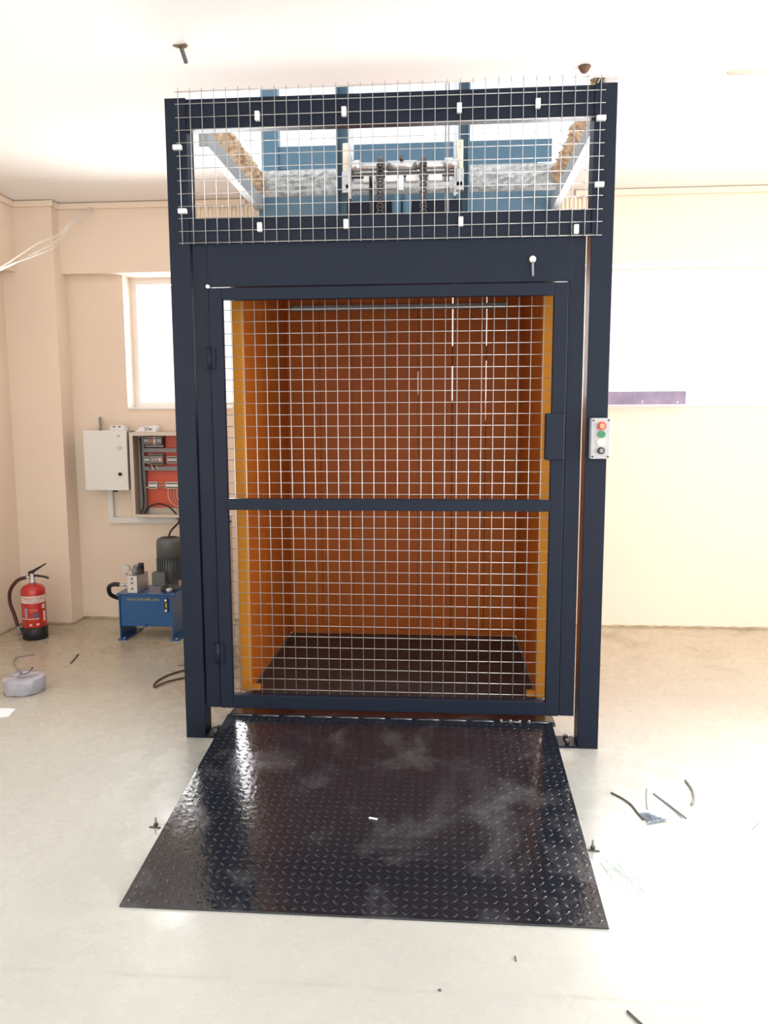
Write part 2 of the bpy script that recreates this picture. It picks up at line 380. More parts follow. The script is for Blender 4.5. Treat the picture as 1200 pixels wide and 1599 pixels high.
# door leaf
gx0, gx1, gz0, gz1 = -.792, .783, .152, 2.087
gate = MB().box(gx0, gx0+.057, 0, .035, gz0, gz1, .003).box(gx1-.060, gx1, 0, .035, gz0, gz1, .003) \
    .box(gx0+.057, gx1-.060, 0, .035, gz1-.053, gz1, .003).box(gx0+.057, gx1-.060, 0, .035, gz0, gz0+.066, .003).build('gate', navy, lf)
MB().box(gx0+.057, gx1-.060, -.004, .031, 1.096, 1.148, .003).build('gate_rail', navy, gate)
MB().box(.698, .778, -.016, .045, 1.326, 1.528, .004).build('lock_box', navy, gate)
for z in (1.78, .42):
    MB().cyl((-.797, -.012, z-.05), (-.797, -.012, z+.05), .009, 12).box(-.822, -.770, -.008, 0, z-.045, z+.045).build('hinge', navy, gate)
MB().cyl((-.797, -.004, 2.094), (-.797, .02, 2.094), .008, 12).build('pivot_cap', clear, gate)
def wire_grid(x0, x1, z0, z1, y, px, pz, r, jit=0.0, seed=0, ox=0.0, oz=0.0):
    rnd = random.Random(seed); b = MB(); x = x0+ox
    while x < x1:
        a = (rnd.random()-.5)*jit; c = (rnd.random()-.5)*jit
        b.tube([(x+a, y, z0), (x+(a+c)/2, y+(rnd.random()-.5)*jit, (z0+z1)/2), (x+c, y, z1)], r, 6); x += px
    z = z0+oz
    while z < z1:
        a = (rnd.random()-.5)*jit
        b.tube([(x0, y+r*1.6, z+a), ((x0+x1)/2, y+r*1.6, z+a*.3), (x1, y+r*1.6, z-a)], r, 6); z += pz
    return b
wire_grid(-.76, .75, .17, 2.075, .040, .0535, .0518, .0016, .003, 1, .0, .012).build('wire_mesh', zinc, gate)
gm = wire_grid(-.915, .915, 2.272, 2.922, -.012, .0528, .0528, .0017, .003, 2, .014, .006).build('guard_mesh', zinc, lf)
for x, z, r in [(-.554,2.80,0),(-.179,2.806,0),(.31,2.805,0),(.637,2.812,0),(.898,2.746,1),(.898,2.481,1),(.807,2.302,0),(.32,2.344,0),(-.175,2.345,0),(-.554,2.34,0),(-.896,2.415,1),(-.91,2.682,1)]:
    hw, hh = (.010, .019) if not r else (.019, .010)
    MB().box(x-hw, x+hw, -.020, 0.0005, z-hh, z+hh, .002).cyl((x, -.023, z), (x, -.020, z), .005, 10).build('mesh_clip', clear, gm)

# push button station on the right post
cs = thing('push_button_station', (.927, 0, 1.42), 'grey push button box with red, green, lit and black buttons on the right post', 'control box')
MB().box(.886, .969, -.045, 0, 1.332, 1.508, .004).build('housing', boxgrey, cs)
for x in (.895, .960):
    for z in (1.342, 1.498): MB().cyl((x, -.047, z), (x, -.044, z), .004, 8).build('screw', black, cs)
cx = .930
for z, m, r, m2 in [(1.474, redb, .018, redcap), (1.438, greenb, .015, None), (1.404, lampb, .015, None), (1.368, black, .015, duct_grey)]:
    q = MB().cyl((cx, -.056, z), (cx, -.045, z), r, 20).build('button', m, cs)
    q['label'] = {1.474: 'red button', 1.438: 'green button', 1.404: 'lit amber button', 1.368: 'black selector button'}[z]
    if m2: MB().cyl((cx, -.062, z), (cx, -.056, z), r*.62, 16).build('button_cap', m2, q)

# ------------------------------------------------------------------ lift car
car = thing('lift_car', (0, .8, .13), 'orange panelled goods lift car with dark tread floor behind the gate', 'lift car')
cy0, cy1, ch = .245, 1.34, 2.42
for sgn in (-1, 1):
    for k in range(3):                                   # side panels, lapped vertical sheets
        a = cy0+.03+k*(cy1-cy0-.03)/3; c = a+(cy1-cy0-.03)/3-.003
        xa, xb = sorted((sgn*.712, sgn*.735))
        MB().box(xa, xb, a, c, .155, ch, .003).build('side_panel', orange, car)
    xa, xb = sorted((sgn*.708, sgn*.758))
    MB().box(xa, xb, cy0-.01, cy0+.028, .15, ch, .004).build('front_trim', orange_trim, car)
    xa, xb = sorted((sgn*.665, sgn*.712))
    MB().box(xa, xb, cy0-.005, cy0+.03, .152, .180, .003).build('foot_block', orange_trim, car)
xs = [-.712, -.51, -.31, -.11, .095, .304, .508, .712]
gaps = [0, .0022, .0015, .0012, .0022, .006, .0038, 0]
for i in range(7):
    MB().box(xs[i]+gaps[i]/2, xs[i+1]-gaps[i+1]/2, cy1-.012, cy1+.012, .18, ch, .0005).build('back_panel', orange, car)
for i, (z0, z1) in {1: ((.18, 1.66), (1.80, ch)), 2: ((.18, 1.66), (1.78, ch)), 3: ((.18, ch-.01), (ch-.01, ch)), 4: ((.18, 1.66), (1.80, ch)), 5: ((.18, 1.62), (1.83, 1.95)), 6: ((.18, 1.50), (1.86, 1.95))}.items():
    for a, c in ((z0, ), (z1, )) if False else ((z0[0], z0[1]), (z1[0], z1[1])):
        MB().box(xs[i]-.012, xs[i]+.012, cy1+.012, cy1+.02, a, c).build('joint_strip', orange, car)
MB().box(-.712, .712, cy1-.02, cy1+.012, .15, .18, .002).build('kick_strip', orange, car)
MB().box(-.675, .625, cy1-.034, cy1-.012, 2.165, 2.197, .002).build('rub_rail', duct_grey, car)
MB().box(-.758, .758, cy0, cy1+.02, ch, ch+.02).build('roof_panel', orange, car)
MB().box(-.708, .708, cy0-.02, cy1-.02, .128, .15).build('floor_plate', car_tread, car)
MB().box(-.755, .755, .20, cy1+.05, .05, .126, .003).build('chassis', navy, car)
MB().box(-.74, .74, .30, 1.20, .0, .05).build('buffer_base', navy, car)

def lozenges(b, x0, x1, y0, y1, pitch, L, W, H, zf):
    """raised almond treads, neighbours turned a quarter"""
    ny = int((y1-y0)/pitch); nx = int((x1-x0)/pitch)
    for j in range(ny):
        for i in range(nx):
            cx_ = x0+(i+.5)*(x1-x0)/nx; cy_ = y0+(j+.5)*(y1-y0)/ny
            a = PI/4 if (i+j) % 2 else -PI/4; c, s_ = math.cos(a), math.sin(a); z = zf
            def P(u, v, h): return b.b.verts.new((cx_+u*c-v*s_, cy_+u*s_+v*c, z+h))
            e = [P(-L, 0, 0), P(-L*.5, -W, 0), P(0, -W*1.25, 0), P(L*.5, -W, 0), P(L, 0, 0), P(L*.5, W, 0), P(0, W*1.25, 0), P(-L*.5, W, 0)]
            r1, r2, r3 = P(-L*.55, 0, H*.8), P(0, 0, H), P(L*.55, 0, H*.8)
            for f in ([e[0], e[1], r1], [e[1], e[2], r2, r1], [e[2], e[3], r3, r2], [e[3], e[4], r3], [e[4], e[5], r3], [e[5], e[6], r2, r3], [e[6], e[7], r1, r2], [e[7], e[0], r1]):
                q = b.b.faces.new(f); q.smooth = True
b = MB(); lozenges(b, -.70, .70, cy0, cy1-.03, .040, .014, .004, .0018, .150)
b.build('floor_treads', car_tread, car)

# ------------------------------------------------------------------ loading ramp
ramp = thing('loading_ramp', (0, -.65, 0), 'black tread plate loading ramp sloping from the gate down to the floor', 'ramp')
y_lo, y_hi, z_hi = -1.278, -.045, .140
slope = math.atan2(z_hi-.006, y_hi-y_lo); Lr = math.hypot(z_hi-.006, y_hi-y_lo)
b = MB()
b.box(-.748, .748, 0, Lr, -.006, 0, .001)
pr = b
lozenges(pr, -.742, .742, .006, Lr-.02, .0305, .0125, .0034, .0022, 0)
bmesh.ops.transform(pr.b, matrix=Matrix.Translation((0, y_lo, .0065)) @ Matrix.Rotation(slope, 4, 'X'), verts=pr.b.verts)
pr.build('ramp_plate', tread, ramp)
b = MB(); b.box(-.748, .765, -.045, .20, .118, .132, .002); b.build('threshold_plate', tread, ramp)
hz = .136
b = MB()
for i in range(12): b.cyl((-.73+i*.124, -.045, hz), (-.73+i*.124+.10, -.045, hz), .009, 10)
b.build('hinge_barrel', tread, ramp)
for i in range(4): MB().cyl((.52+i*.042, -.047, hz+.006), (.52+i*.042, -.047, hz+.012), .005, 8).build('hinge_weld', steel, ramp)
for x in (-.60, 0, .60):
    MB().prism([(-.9, .030), (-.06, .118), (-.06, .0), (-.9, .0)], 'x', x-.004, x+.004).build('support_rib', navy, ramp)
tag(MB().box(-.0165, .0165, -.004, .004, 0, .003, .001).build('plastic_offcut', paper, origin=(0, 0, 0)), 'small white plastic sliver lying on the black ramp', 'scrap')
o = bpy.data.objects['plastic_offcut']; o.location = (.003, -.80, .0065+math.sin(slope)*(.478)+.0022); o.rotation_euler = (slope, 0, -.25)

# ------------------------------------------------------------------ lifting mast behind the car
mast = thing('lift_mast', (0, 1.6, 0), 'blue painted lifting mast with rails, chains and cross shaft above the car', 'lift mast')
for x0, x1 in ((-.425, -.345), (.335, .405)):
    xm = (x0+x1)/2; sg = 1 if xm < 0 else -1
    g = MB().box(x0, x1, 1.60, 1.612, 0, 4.4).box(x0, x0+.012, 1.55, 1.60, 0, 4.4).box(x1-.012, x1, 1.55, 1.60, 0, 4.4).build('guide_rail', blue_steel, mast)
    xi = x1 if sg > 0 else x0
    MB().box(min(xi-.022*0, xi+sg*.030), max(xi, xi+sg*.030), 1.545, 1.58, 2.90, 4.4).build('rail_flange', alu, mast)
    xr = xm+sg*.026
    MB().box(xr-.020, xr+.020, 1.50, 1.545, 3.03, 3.20, .006).build('slide_shoe', roller, mast)
    MB().box(xr-.024, xr+.024, 1.49, 1.545, 2.90, 3.03, .004).cyl((xr, 1.48, 2.955), (xr, 1.49, 2.955), .010, 10).build('roller_bracket', steel, mast)
    MB().box(xr+sg*.030-.005, xr+sg*.030+.005, 1.47, 1.545, 2.86, 3.12).build('clamp_plate', steel, mast)
sh = MB().cyl((-.34, 1.50, 3.055), (.34, 1.50, 3.055), .024, 20).cyl((-.33, 1.50, 3.06), (-.27, 1.50, 3.06), .034, 20).cyl((.25, 1.50, 3.06), (.33, 1.50, 3.06), .034, 20) \
    .cyl((-.10, 1.50, 3.055), (.08, 1.50, 3.055), .029, 20).build('cross_shaft', alu, mast)
MB().cyl((-.012, 1.50, 3.07), (-.012, 1.45, 3.09), .012, 10).build('shaft_pin', rust, sh)
for x in (-.142, .122):
    q = MB().cyl((x-.016, 1.50, 3.055), (x+.016, 1.50, 3.055), .052, 24).build('sprocket', rust, mast)
    b = MB(); z = 2.30; k = 0
    while z < 3.06:
        wd = .019 if k % 2 else .013
        for s_ in (-1, 1): b.box(x+s_*wd-.003, x+s_*wd+.003, 1.440, 1.456, z-.013, z+.013, .001)
        b.cyl((x-wd, 1.448, z), (x+wd, 1.448, z), .006, 8); z += .020; k += 1
    b.build('lifting_chain', rust, mast)
for xa, xb in ((-.245, -.17), (-.115, -.035), (.015, .095), (.15, .235)):
    MB().box(xa, xb, 1.47, 1.49, 2.955, 2.993, .002).build('spacer_bar', clear, mast)
MB().box(-.030, .000, 1.455, 1.470, 2.90, 2.99, .002).build('name_plate', clear, mast)
MB().box(-.36, .36, 1.49, 1.54, 2.925, 2.95, .002).build('upper_crossbar', steel, mast)
MB().box(-.36, .36, 1.50, 1.55, 3.00, 3.02, .002).build('shaft_rail', rust, mast)
for x in (-.045, .02): MB().cyl((x, 1.50, 1.8), (x, 1.50, 2.88), .030, 20).build('hydraulic_cylinder', blue_steel, mast)
MB().box(-.36, .36, 1.53, 1.57, 2.60, 2.86, .003).build('carriage_plate', navy, mast)
MB().tube([(-.20, 1.46, 2.93), (-.20, 1.44, 2.99)], .010, 8).tube([(-.20, 1.46, 2.60), (-.20, 1.46, 2.93)], .012, 8).build('hose_fitting', black, mast)
for x, dx in ((.255, 0), (.275, 0)): MB().cyl((x, 1.52, 2.4), (x, 1.52, 4.4), .004, 8).build('pilot_cable', duct_grey, mast)
# header beams of the shaft
bm_ = MB().box(-.99, .97, 1.84, 1.92, 2.70, 2.985, .003).build('shaft_beam', blue_steel)
tag(bm_, 'blue steel beam across the shaft just under the broken slab', 'beam')
pf = thing('roof_portal', (0, 2.3, ZC+ST), 'blue steel portal standing on the floor above, seen through the ceiling hole', 'steel frame')
MB().box(-1.02, 1.0, 2.28, 2.34, 3.30, 3.455, .003).build('portal_beam', blue_steel, pf)
MB().box(-1.06, -.94, 2.26, 2.35, ZC+ST, 4.0, .003).build('portal_post', blue_steel, pf)
MB().prism([(-.94, 3.30), (-.94, 3.23), (-.86, 3.30)], 'y', 2.30, 2.31).build('gusset', blue_steel, pf)
MB().box(.90, 1.0, 2.28, 2.34, ZC+ST, 3.30, .003).build('portal_post', winw, pf)

# cream ribbed sheets on the wall behind the shaft
for x0, x1, lab in ((-1.50, -.985, 'left'), (.975, 1.32, 'right')):
    b = MB(); b.box(x0, x1, YB-.118, YB-.092, 2.78, 2.97)
    n = int((x1-x0)/.028)
    for i in range(n):
        xx = x0+.014+i*.028; b.box(xx-.006, xx+.006, YB-.128, YB-.117, 2.78, 2.975+.012*(i % 2))
    tag(b.build('ribbed_sheet', cream), 'cream ribbed sheet on the wall behind the %s end of the shaft' % lab, 'ribbed sheet')

# white foam board and cardboard standing in the gap left of the car
tag(MB().box(-1.20, -1.12, .78, 1.45, .0, .90, .006).build('foam_board', foam), 'white crinkled foam board with black stamps beside the car, in the left gap', 'foam board')
fb = bpy.data.objects['foam_board']; fb['_w'] = tuple(fb.location)
for z, ys in ((.62, (.90, .96, 1.02)), (.34, (.86, .92, .98, 1.04))):
    for y in ys: MB().box(-1.1205, -1.1185, y-.018, y+.018, z-.008, z+.008).build('stamp', label_b, fb)
MB().box(-1.1202, -1.117, .80, 1.42, .85, .862).build('strap', black, fb)
tag(MB().box(-1.217, -1.205, .80, 1.5, 0, .985, .003).build('cardboard_sheet', card), 'brown cardboard sheet standing behind the white foam board', 'cardboard')

# ------------------------------------------------------------------ electric cabinets
c1 = thing('wall_enclosure', (-2.19, YB, 1.0), 'closed white electrical enclosure on the wall, left of the open one', 'enclosure')
MB().box(-2.35, -2.035, 2.015, YB, 1.005, 1.432, .004).build('body', duct_grey, c1)
dr = MB().box(-2.362, -2.036, 1.995, 2.014, 1.000, 1.436, .004).build('door', white_metal, c1)
MB().cyl((-2.093, 1.985, 1.31), (-2.093, 1.996, 1.31), .011, 14).box(-2.115, -2.075, 1.988, 1.992, 1.305, 1.315).build('lock', steel, dr)
MB().cyl((-2.093, 1.984, 1.12), (-2.093, 1.996, 1.12), .013, 14).build('latch', black, dr)
MB().box(-2.105, -2.085, 1.992, 1.9955, 1.385, 1.405).build('sticker', device, dr)
MB().cyl((-2.165, 2.06, .985), (-2.165, 2.06, 1.005), .018, 12).build('cable_gland', black, c1)
tr = thing('cable_trunking', (-2.0, YB, .74), 'white plastic cable trunking running down and right under the two enclosures', 'trunking')
MB().box(-2.252, -2.214, 2.118, YB, .785, 1.0, .003).build('vertical_duct', white_metal, tr)
MB().box(-2.252, -1.55, 2.118, YB, .742, .785, .003).build('horizontal_duct', white_metal, tr)

c2 = thing('control_cabinet', (-1.80, YB, .80), 'open beige control cabinet with red back plate full of relays and wiring', 'control cabinet')
X0, X1, Z0, Z1, YA = -2.012, -1.50, .804, 1.424, 1.985
b = MB(); b.box(X0, X0+.004, YA, YB, Z0, Z1).box(X1-.004, X1, YA, YB, Z0, Z1).box(X0, X1, YA, YB, Z1-.004, Z1).box(X0, X1, YA, YB, Z0, Z0+.004).box(X0, X1, YB-.012, YB, Z0, Z1)
b.build('shell', beige_metal, c2)
b = MB(); b.box(X0, X0+.026, YA-.004, YA+.008, Z0, Z1).box(X1-.026, X1, YA-.004, YA+.008, Z0, Z1).box(X0+.026, X1-.026, YA-.004, YA+.008, Z1-.026, Z1).box(X0+.026, X1-.026, YA-.004, YA+.008, Z0, Z0+.022)
b.build('rim', beige_metal, c2)
yp = YB-.016
pm = MB().box(-1.945, X1+.02, yp-.003, yp, .862, 1.40).build('mounting_plate', red_plate, c2)
for z in (1.275, 1.14): MB().box(-1.95, X1+.02, yp-.05, yp-.003, z, z+.030, .002).build('wiring_duct', duct_grey, c2)
MB().box(-1.975, -1.945, yp-.05, yp-.003, .83, 1.40, .002).build('wiring_duct', duct_grey, c2)
def devices(name, specs):
    for x0, x1, z0, z1, d, m in specs:
        q = MB().box(x0, x1, yp-.003-d, yp-.003, z0, z1, .002).build(name, m, c2)
        for za in (z0+.006, z1-.014):
            MB().box(x0+.004, x1-.004, yp-.0045-d, yp-.003-d, za, za+.008).build('terminal_row', black if m is not black else device, q)
devices('relay', [(-1.945, -1.80, 1.31, 1.395, .03, black)])
devices('contactor', [(-1.94, -1.905, 1.335, 1.385, .055, device), (-1.90, -1.88, 1.335, 1.385, .055, redcap), (-1.875, -1.855, 1.330, 1.385, .05, white_metal), (-1.845, -1.81, 1.335, 1.388, .055, device)])
devices('relay', [(-1.945, -1.905, 1.195, 1.245, .055, device), (-1.90, -1.80, 1.185, 1.262, .06, duct_grey), (-1.775, -1.70, 1.195, 1.245, .05, device), (-1.69, -1.62, 1.195, 1.245, .05, device)])
MB().cyl((-1.822, yp-.070, 1.222), (-1.822, yp-.062, 1.222), .006, 10).build('indicator', redled, c2)
for x in (-1.875, -1.85): MB().cyl((x, yp-.068, 1.222), (x, yp-.062, 1.222), .008, 12).build('dial', device, c2)
b = MB(); b.box(-1.93, -1.55, yp-.012, yp-.003, 1.02, 1.035); b.build('mounting_rail', steel, c2)
devices('terminal_block', [(-1.925, -1.86, 1.005, 1.055, .04, white_metal), (-1.85, -1.80, 1.01, 1.05, .035, redcap), (-1.795, -1.62, 1.005, 1.055, .04, white_metal)])
rnd = random.Random(3)
for i in range(7):
    x = -1.78+i*.022
    MB().tube(arc([(x, yp-.03, 1.00), (x+.003, yp-.04, .94), (x+.03, yp-.03, .89), (x+.08, yp-.02, .87)], 6), .0025, 6).build('wire', [wirew, redcap, device][i % 3], c2)
for i in range(4):
    x = -1.915+i*.018
    MB().tube(arc([(x, yp-.03, 1.19), (x+.01, yp-.055, 1.165), (x+.02, yp-.05, 1.15)], 6), .0025, 6).build('wire', [black, wirew][i % 2], c2)
MB().tube(arc([(-1.93, yp-.03, 1.02), (-1.955, yp-.04, 1.0), (-1.965, yp-.04, .95)], 6), .003, 6).build('wire', wirew, c2)
MB().tube(arc([(-1.955, 2.06, .82), (-1.915, 2.05, .87), (-1.84, 2.05, .898), (-1.76, 2.05, .875), (-1.70, 2.06, .81)], 8), .006, 8).build('supply_cable', black, c2)
MB().tube(arc([(-1.965, 2.07, 1.38), (-1.962, 2.07, 1.1), (-1.955, 2.06, .90), (-1.975, 2.05, .82)], 6), .005, 8).build('supply_cable', black, c2)
MB().cyl((-1.695, 2.05, .785), (-1.695, 2.05, .806), .016, 12).build('cable_gland', duct_grey, c2)
tag(MB().tube(arc([(-1.685, 2.05, .79), (-1.680, 2.02, .765), (-1.678, 1.95, .75), (-1.675, 1.85, .73), (-1.665, 1.78, .71), (-1.66, 1.76, .69)], 8), .007, 8).build('motor_cable', black), 'black motor cable dropping from the open cabinet to the grey motor', 'cable')

# odds and ends on top of the enclosures
tag(MB().tube(arc([(-2.262, 2.07, 1.436), (-2.268, 2.09, 1.47), (-2.285, 2.12, 1.505), (-2.29, 2.135, 1.53)], 6), .010, 10).build('flexible_conduit', duct_grey), 'short grey conduit elbow rising from the wall above the white enclosure', 'conduit')
so = thing('socket_block', (-2.12, 2.07, 1.432), 'white socket block with two dark holes on top of the white enclosure', 'socket')
MB().prism([(-2.175, 1.436), (-2.065, 1.436), (-2.075, 1.474), (-2.165, 1.474)], 'y', 2.03, 2.10).build('body', clear, so)
for x in (-2.14, -2.10): MB().box(x-.009, x+.009, 2.028, 2.0305, 1.458, 1.466).build('socket_hole', black, so)
ps = thing('paper_stack', (-1.90, 2.07, 1.424), 'loose white papers with black scribbles on top of the open cabinet', 'papers')
MB().prism([(-1.985, 1.4245), (-1.835, 1.4245), (-1.825, 1.458), (-1.84, 1.472), (-1.945, 1.462)], 'y', 2.04, 2.10).build('sheets', paper, ps)
for a, c in (((-1.92, 1.458), (-1.90, 1.446)), ((-1.90, 1.455), (-1.86, 1.444)), ((-1.885, 1.438), (-1.868, 1.442)), ((-1.915, 1.437), (-1.898, 1.441))):
    MB().tube([(a[0], 2.038, a[1]), (c[0], 2.038, c[1])], .002, 5).build('pen_mark', black, ps)

# ------------------------------------------------------------------ hydraulic power pack
hp = thing('hydraulic_power_pack', (-1.78, 1.74, 0), 'blue hydraulic power pack with grey motor standing left of the lift', 'power pack')
b = MB().box(-1.965, -1.600, 1.60, 1.86, .095, .316, .004)
tk = b.build('tank', tank_blue, hp)
MB().box(-1.985, -1.575, 1.585, 1.875, .317, .328, .003).build('top_plate', tank_blue, hp)
for x in (-1.970, -1.600):
    MB().box(x-.004, x+.004, 1.595, 1.865, .006, .316).build('leg', tank_blue, hp)
    MB().box(x-.012, x+.05, 1.575, 1.885, 0, .008, .002).build('foot', tank_blue, hp)
    for yy in (1.60, 1.86): MB().cyl((x+.025, yy, .008), (x+.025, yy, .016), .009, 6).build('anchor_bolt', steel, hp)
text('www.hidrolift.com', .030, (-1.80, 1.597, .286), yellow, hp, 'lettering', sx=1.0)
MB().box(-1.652, -1.622, 1.588, 1.6, .20, .298, .004).cyl((-1.637, 1.584, .285), (-1.637, 1.59, .285), .009, 12).build('level_gauge', black, hp)
for z in (.285, .213): MB().cyl((-1.637, 1.580, z), (-1.637, 1.588, z), .0085, 12).build('gauge_bolt', clear, hp)
MB().box(-1.640, -1.630, 1.584, 1.589, .235, .265).build('gauge_window', yellow, hp)
MB().cyl((-1.79, 1.585, .10), (-1.79, 1.602, .10), .013, 6).build('drain_plug', tank_blue, hp)
MB().lathe((-1.625, 1.625, .328), [(.018, 0), (.018, .008), (.022, .010), (.022, .030), (.018, .034)], 18).build('filler_cap', alu, hp)
MB().cyl((-1.59, 1.60, .328), (-1.59, 1.60, .334), .006, 8).build('plate_bolt', steel, hp)
# motor
mx, my = -1.655, 1.745
mt = MB().lathe((mx, my, .328), [(.070, 0), (.070, .015), (.055, .022), (.055, .060), (.080, .068), (.080, .24)], 32).build('motor', motor_grey, hp)
MB().lathe((mx, my, .555), [(.089, 0), (.089, .11), (.082, .132), (.062, .142), (.058, .140)], 32).build('fan_cowl', motor_grey, mt)
MB().lathe((mx, my, .6965), [(.052, 0), (.048, .002)], 24).build('fan_grille', black, mt)
b = MB()
for k in range(30):
    a = 2*PI*k/30; c, s_ = math.cos(a), math.sin(a); n = Vector((-s_, c, 0))*.0015; r0 = Vector((mx+c*.078, my+s_*.078, 0)); r1 = Vector((mx+c*.092, my+s_*.092, 0))
    v = [b.b.verts.new(p) for p in [Vector((*(q).xy, z)) for z in (.41, .555) for q in (r0-n, r1-n, r1+n, r0+n)]]
    for f in [(3,2,1,0),(4,5,6,7),(0,1,5,4),(1,2,6,5),(2,3,7,6),(3,0,4,7)]: b.b.faces.new([v[i] for i in f])
b.build('cooling_fins', motor_grey, mt)
MB().box(-1.742, -1.650, 1.615, 1.68, .375, .470, .006).build('terminal_box', motor_grey, mt)
# valve block
vb = MB().box(-1.908, -1.838, 1.595, 1.80, .329, .448, .003).build('valve_block', alu, hp)
for z in (.36, .40, .43): MB().cyl((-1.873, 1.590, z), (-1.873, 1.596, z), .008, 10).build('port_plug', duct_grey, vb)
MB().cyl((-1.875, 1.66, .449), (-1.875, 1.66, .500), .017, 14).cyl((-1.875, 1.66, .465), (-1.875, 1.66, .485), .024, 14).build('valve_spool', duct_grey, vb)
MB().cyl((-1.835, 1.67, .49), (-1.835, 1.67, .525), .020, 14).box(-1.86, -1.82, 1.65, 1.69, .449, .49, .003).build('solenoid', black, vb)
MB().cyl((-1.892, 1.68, .500), (-1.845, 1.68, .505), .012, 12).build('solenoid', duct_grey, vb)
MB().cyl((-1.93, 1.635, .49), (-1.93, 1.655, .49), .027, 20).cyl((-1.93, 1.645, .449), (-1.93, 1.645, .47), .006, 8).cyl((-1.93, 1.645, .449), (-1.905, 1.645, .445), .006, 8).build('pressure_gauge', steel, vb)
MB().cyl((-1.908, 1.63, .378), (-1.935, 1.63, .378), .012, 6).cyl((-1.935, 1.63, .378), (-1.985, 1.63, .380), .009, 10).build('hose_fitting', alu, hp)
MB().tube(arc([(-1.98, 1.63, .380), (-2.02, 1.63, .382), (-2.062, 1.65, .355), (-2.068, 1.68, .30), (-2.03, 1.72, .265), (-1.972, 1.74, .25)], 8), .015, 10).build('hose', black, hp)

# ------------------------------------------------------------------ fire extinguisher
ex, ey = -2.585, 1.60
fe = thing('fire_extinguisher', (ex, ey, 0), 'red fire extinguisher with black hose and base by the left corner', 'fire extinguisher')
MB().lathe((ex, ey, 0), [(.070, 0), (.083, .006), (.083, .088), (.079, .090)], 32).build('base_ring', black, fe)
cyl_ = MB().lathe((ex, ey, 0), [(.078, .088), (.080, .095), (.080, .335), (.077, .356), (.062, .374), (.035, .386), (.022, .388)], 36).build('cylinder', ext_red, fe)
def band(z0, z1, a0, a1, r, m, name, par):
    b = MB(); n = 20; A = []
    for i in range(n+1):
        a = math.radians(a0+(a1-a0)*i/n)-PI/2
        A.append([b.b.verts.new((ex+rr*math.cos(a), ey+rr*math.sin(a), z)) for rr, z in ((r, z0), (r, z1), (r-.001, z1), (r-.001, z0))])
    for i in range(n):
        for k in range(4): b.b.faces.new([A[i][k], A[i+1][k], A[i+1][(k+1) % 4], A[i][(k+1) % 4]])
    b.b.faces.new(A[0]); b.b.faces.new(A[-1][::-1])
    return b.build(name, m, par)
lb = band(.262, .312, -46, 100, .0815, label_w, 'label_band', cyl_)
text('YANGIN TOZU', .024, (ex, ey-.0818, .293), redb, fe, 'lettering', wrap=.0818, sx=.85)
text('ABC TIPI KURU TOZ', .011, (ex, ey-.0818, .274), label_b, fe, 'lettering', wrap=.0818, sx=.9)
band(.105, .118, 5, 17, .0812, label_w, 'round_mark', cyl_); band(.107, .120, 37, 49, .0812, label_w, 'round_mark', cyl_)
band(.155, .235, -18, 0, .0812, label_b, 'label_panel', cyl_); band(.158, .195, 24, 48, .0812, label_b, 'label_panel', cyl_)
band(.150, .156, -45, 50, .0811, label_w, 'label_line', cyl_); band(.215, .219, 8, 45, .0811, redcap, 'label_line', cyl_); band(.205, .208, 8, 45, .0811, redcap, 'label_line', cyl_)
band(.13, .20, 72, 88, .0811, label_w, 'side_label', cyl_); band(.22, .25, 68, 84, .0811, label_w, 'side_label', cyl_)
for k in range(5): band(.162+k*.014, .168+k*.014, -16, -3, .0816, label_w, 'label_line', cyl_)
vv = MB().lathe((ex, ey, .386), [(.021, 0), (.021, .022), (.016, .026), (.016, .072)], 18).build('valve', alu, fe)
MB().box(ex-.024, ex+.012, ey-.010, ey+.010, .440, .468, .003).build('valve_head', black, fe)
MB().prism([(ex-.025, .458), (ex+.010, .462), (ex+.105, .526), (ex+.103, .532), (ex+.005, .482), (ex-.022, .472)], 'y', ey-.008, ey+.008).build('squeeze_lever', black, fe)
MB().prism([(ex-.018, .448), (ex+.03, .450), (ex+.09, .441), (ex+.118, .430), (ex+.116, .422), (ex+.085, .432), (ex+.02, .438), (ex-.018, .438)], 'y', ey-.009, ey+.009).build('carry_handle', black, fe)
MB().cyl((ex-.018, ey, .430), (ex-.050, ey, .430), .009, 10).build('hose_nut', alu, fe)
MB().tube(arc([(ex-.045, ey, .430), (ex-.11, ey, .405), (ex-.165, ey, .335), (ex-.172, ey, .25), (ex-.145, ey, .16), (ex-.12, ey-.01, .085)], 8), .0125, 10).build('hose', hosem, fe)
MB().tube([(ex-.12, ey-.01, .085), (ex-.108, ey-.012, .052), (ex-.100, ey-.014, .022)], [.013, .016, .020], 12).build('nozzle', duct_grey, fe)
MB().box(ex-.108, ex-.078, ey-.02, ey+.005, .055, .072, .003).build('hose_clip', black, fe)

# ------------------------------------------------------------------ things lying on the floor, left
kc = thing('cable_coil', (-2.088, .57, 0), 'film wrapped round coil of grey cable on the floor at left', 'cable coil')
prof = [(.030, .006), (.045, .002), (.100, .001), (.1075, .004), (.110, .012), (.112, .045), (.110, .078), (.107, .086), (.102, .089), (.060, .090), (.036, .084), (.028, .05), (.03, .006)]
b = MB(); seg = 40; rings = []
for r, h in prof[:-1]:
    rings.append([b.b.verts.new((-2.088+(r+.0025*math.sin(9*t+h*60))*math.cos(t), .57+(r+.0025*math.sin(9*t+h*60))*math.sin(t), h+.002*math.sin(7*t))) for t in [2*PI*k/seg for k in range(seg)]])
for i in range(len(rings)):
    for k in range(seg):
        f = b.b.faces.new([rings[i][k], rings[i][(k+1) % seg], rings[(i+1) % len(rings)][(k+1) % seg], rings[(i+1) % len(rings)][k]]); f.smooth = True
b.build('coil_body', coilm, kc)
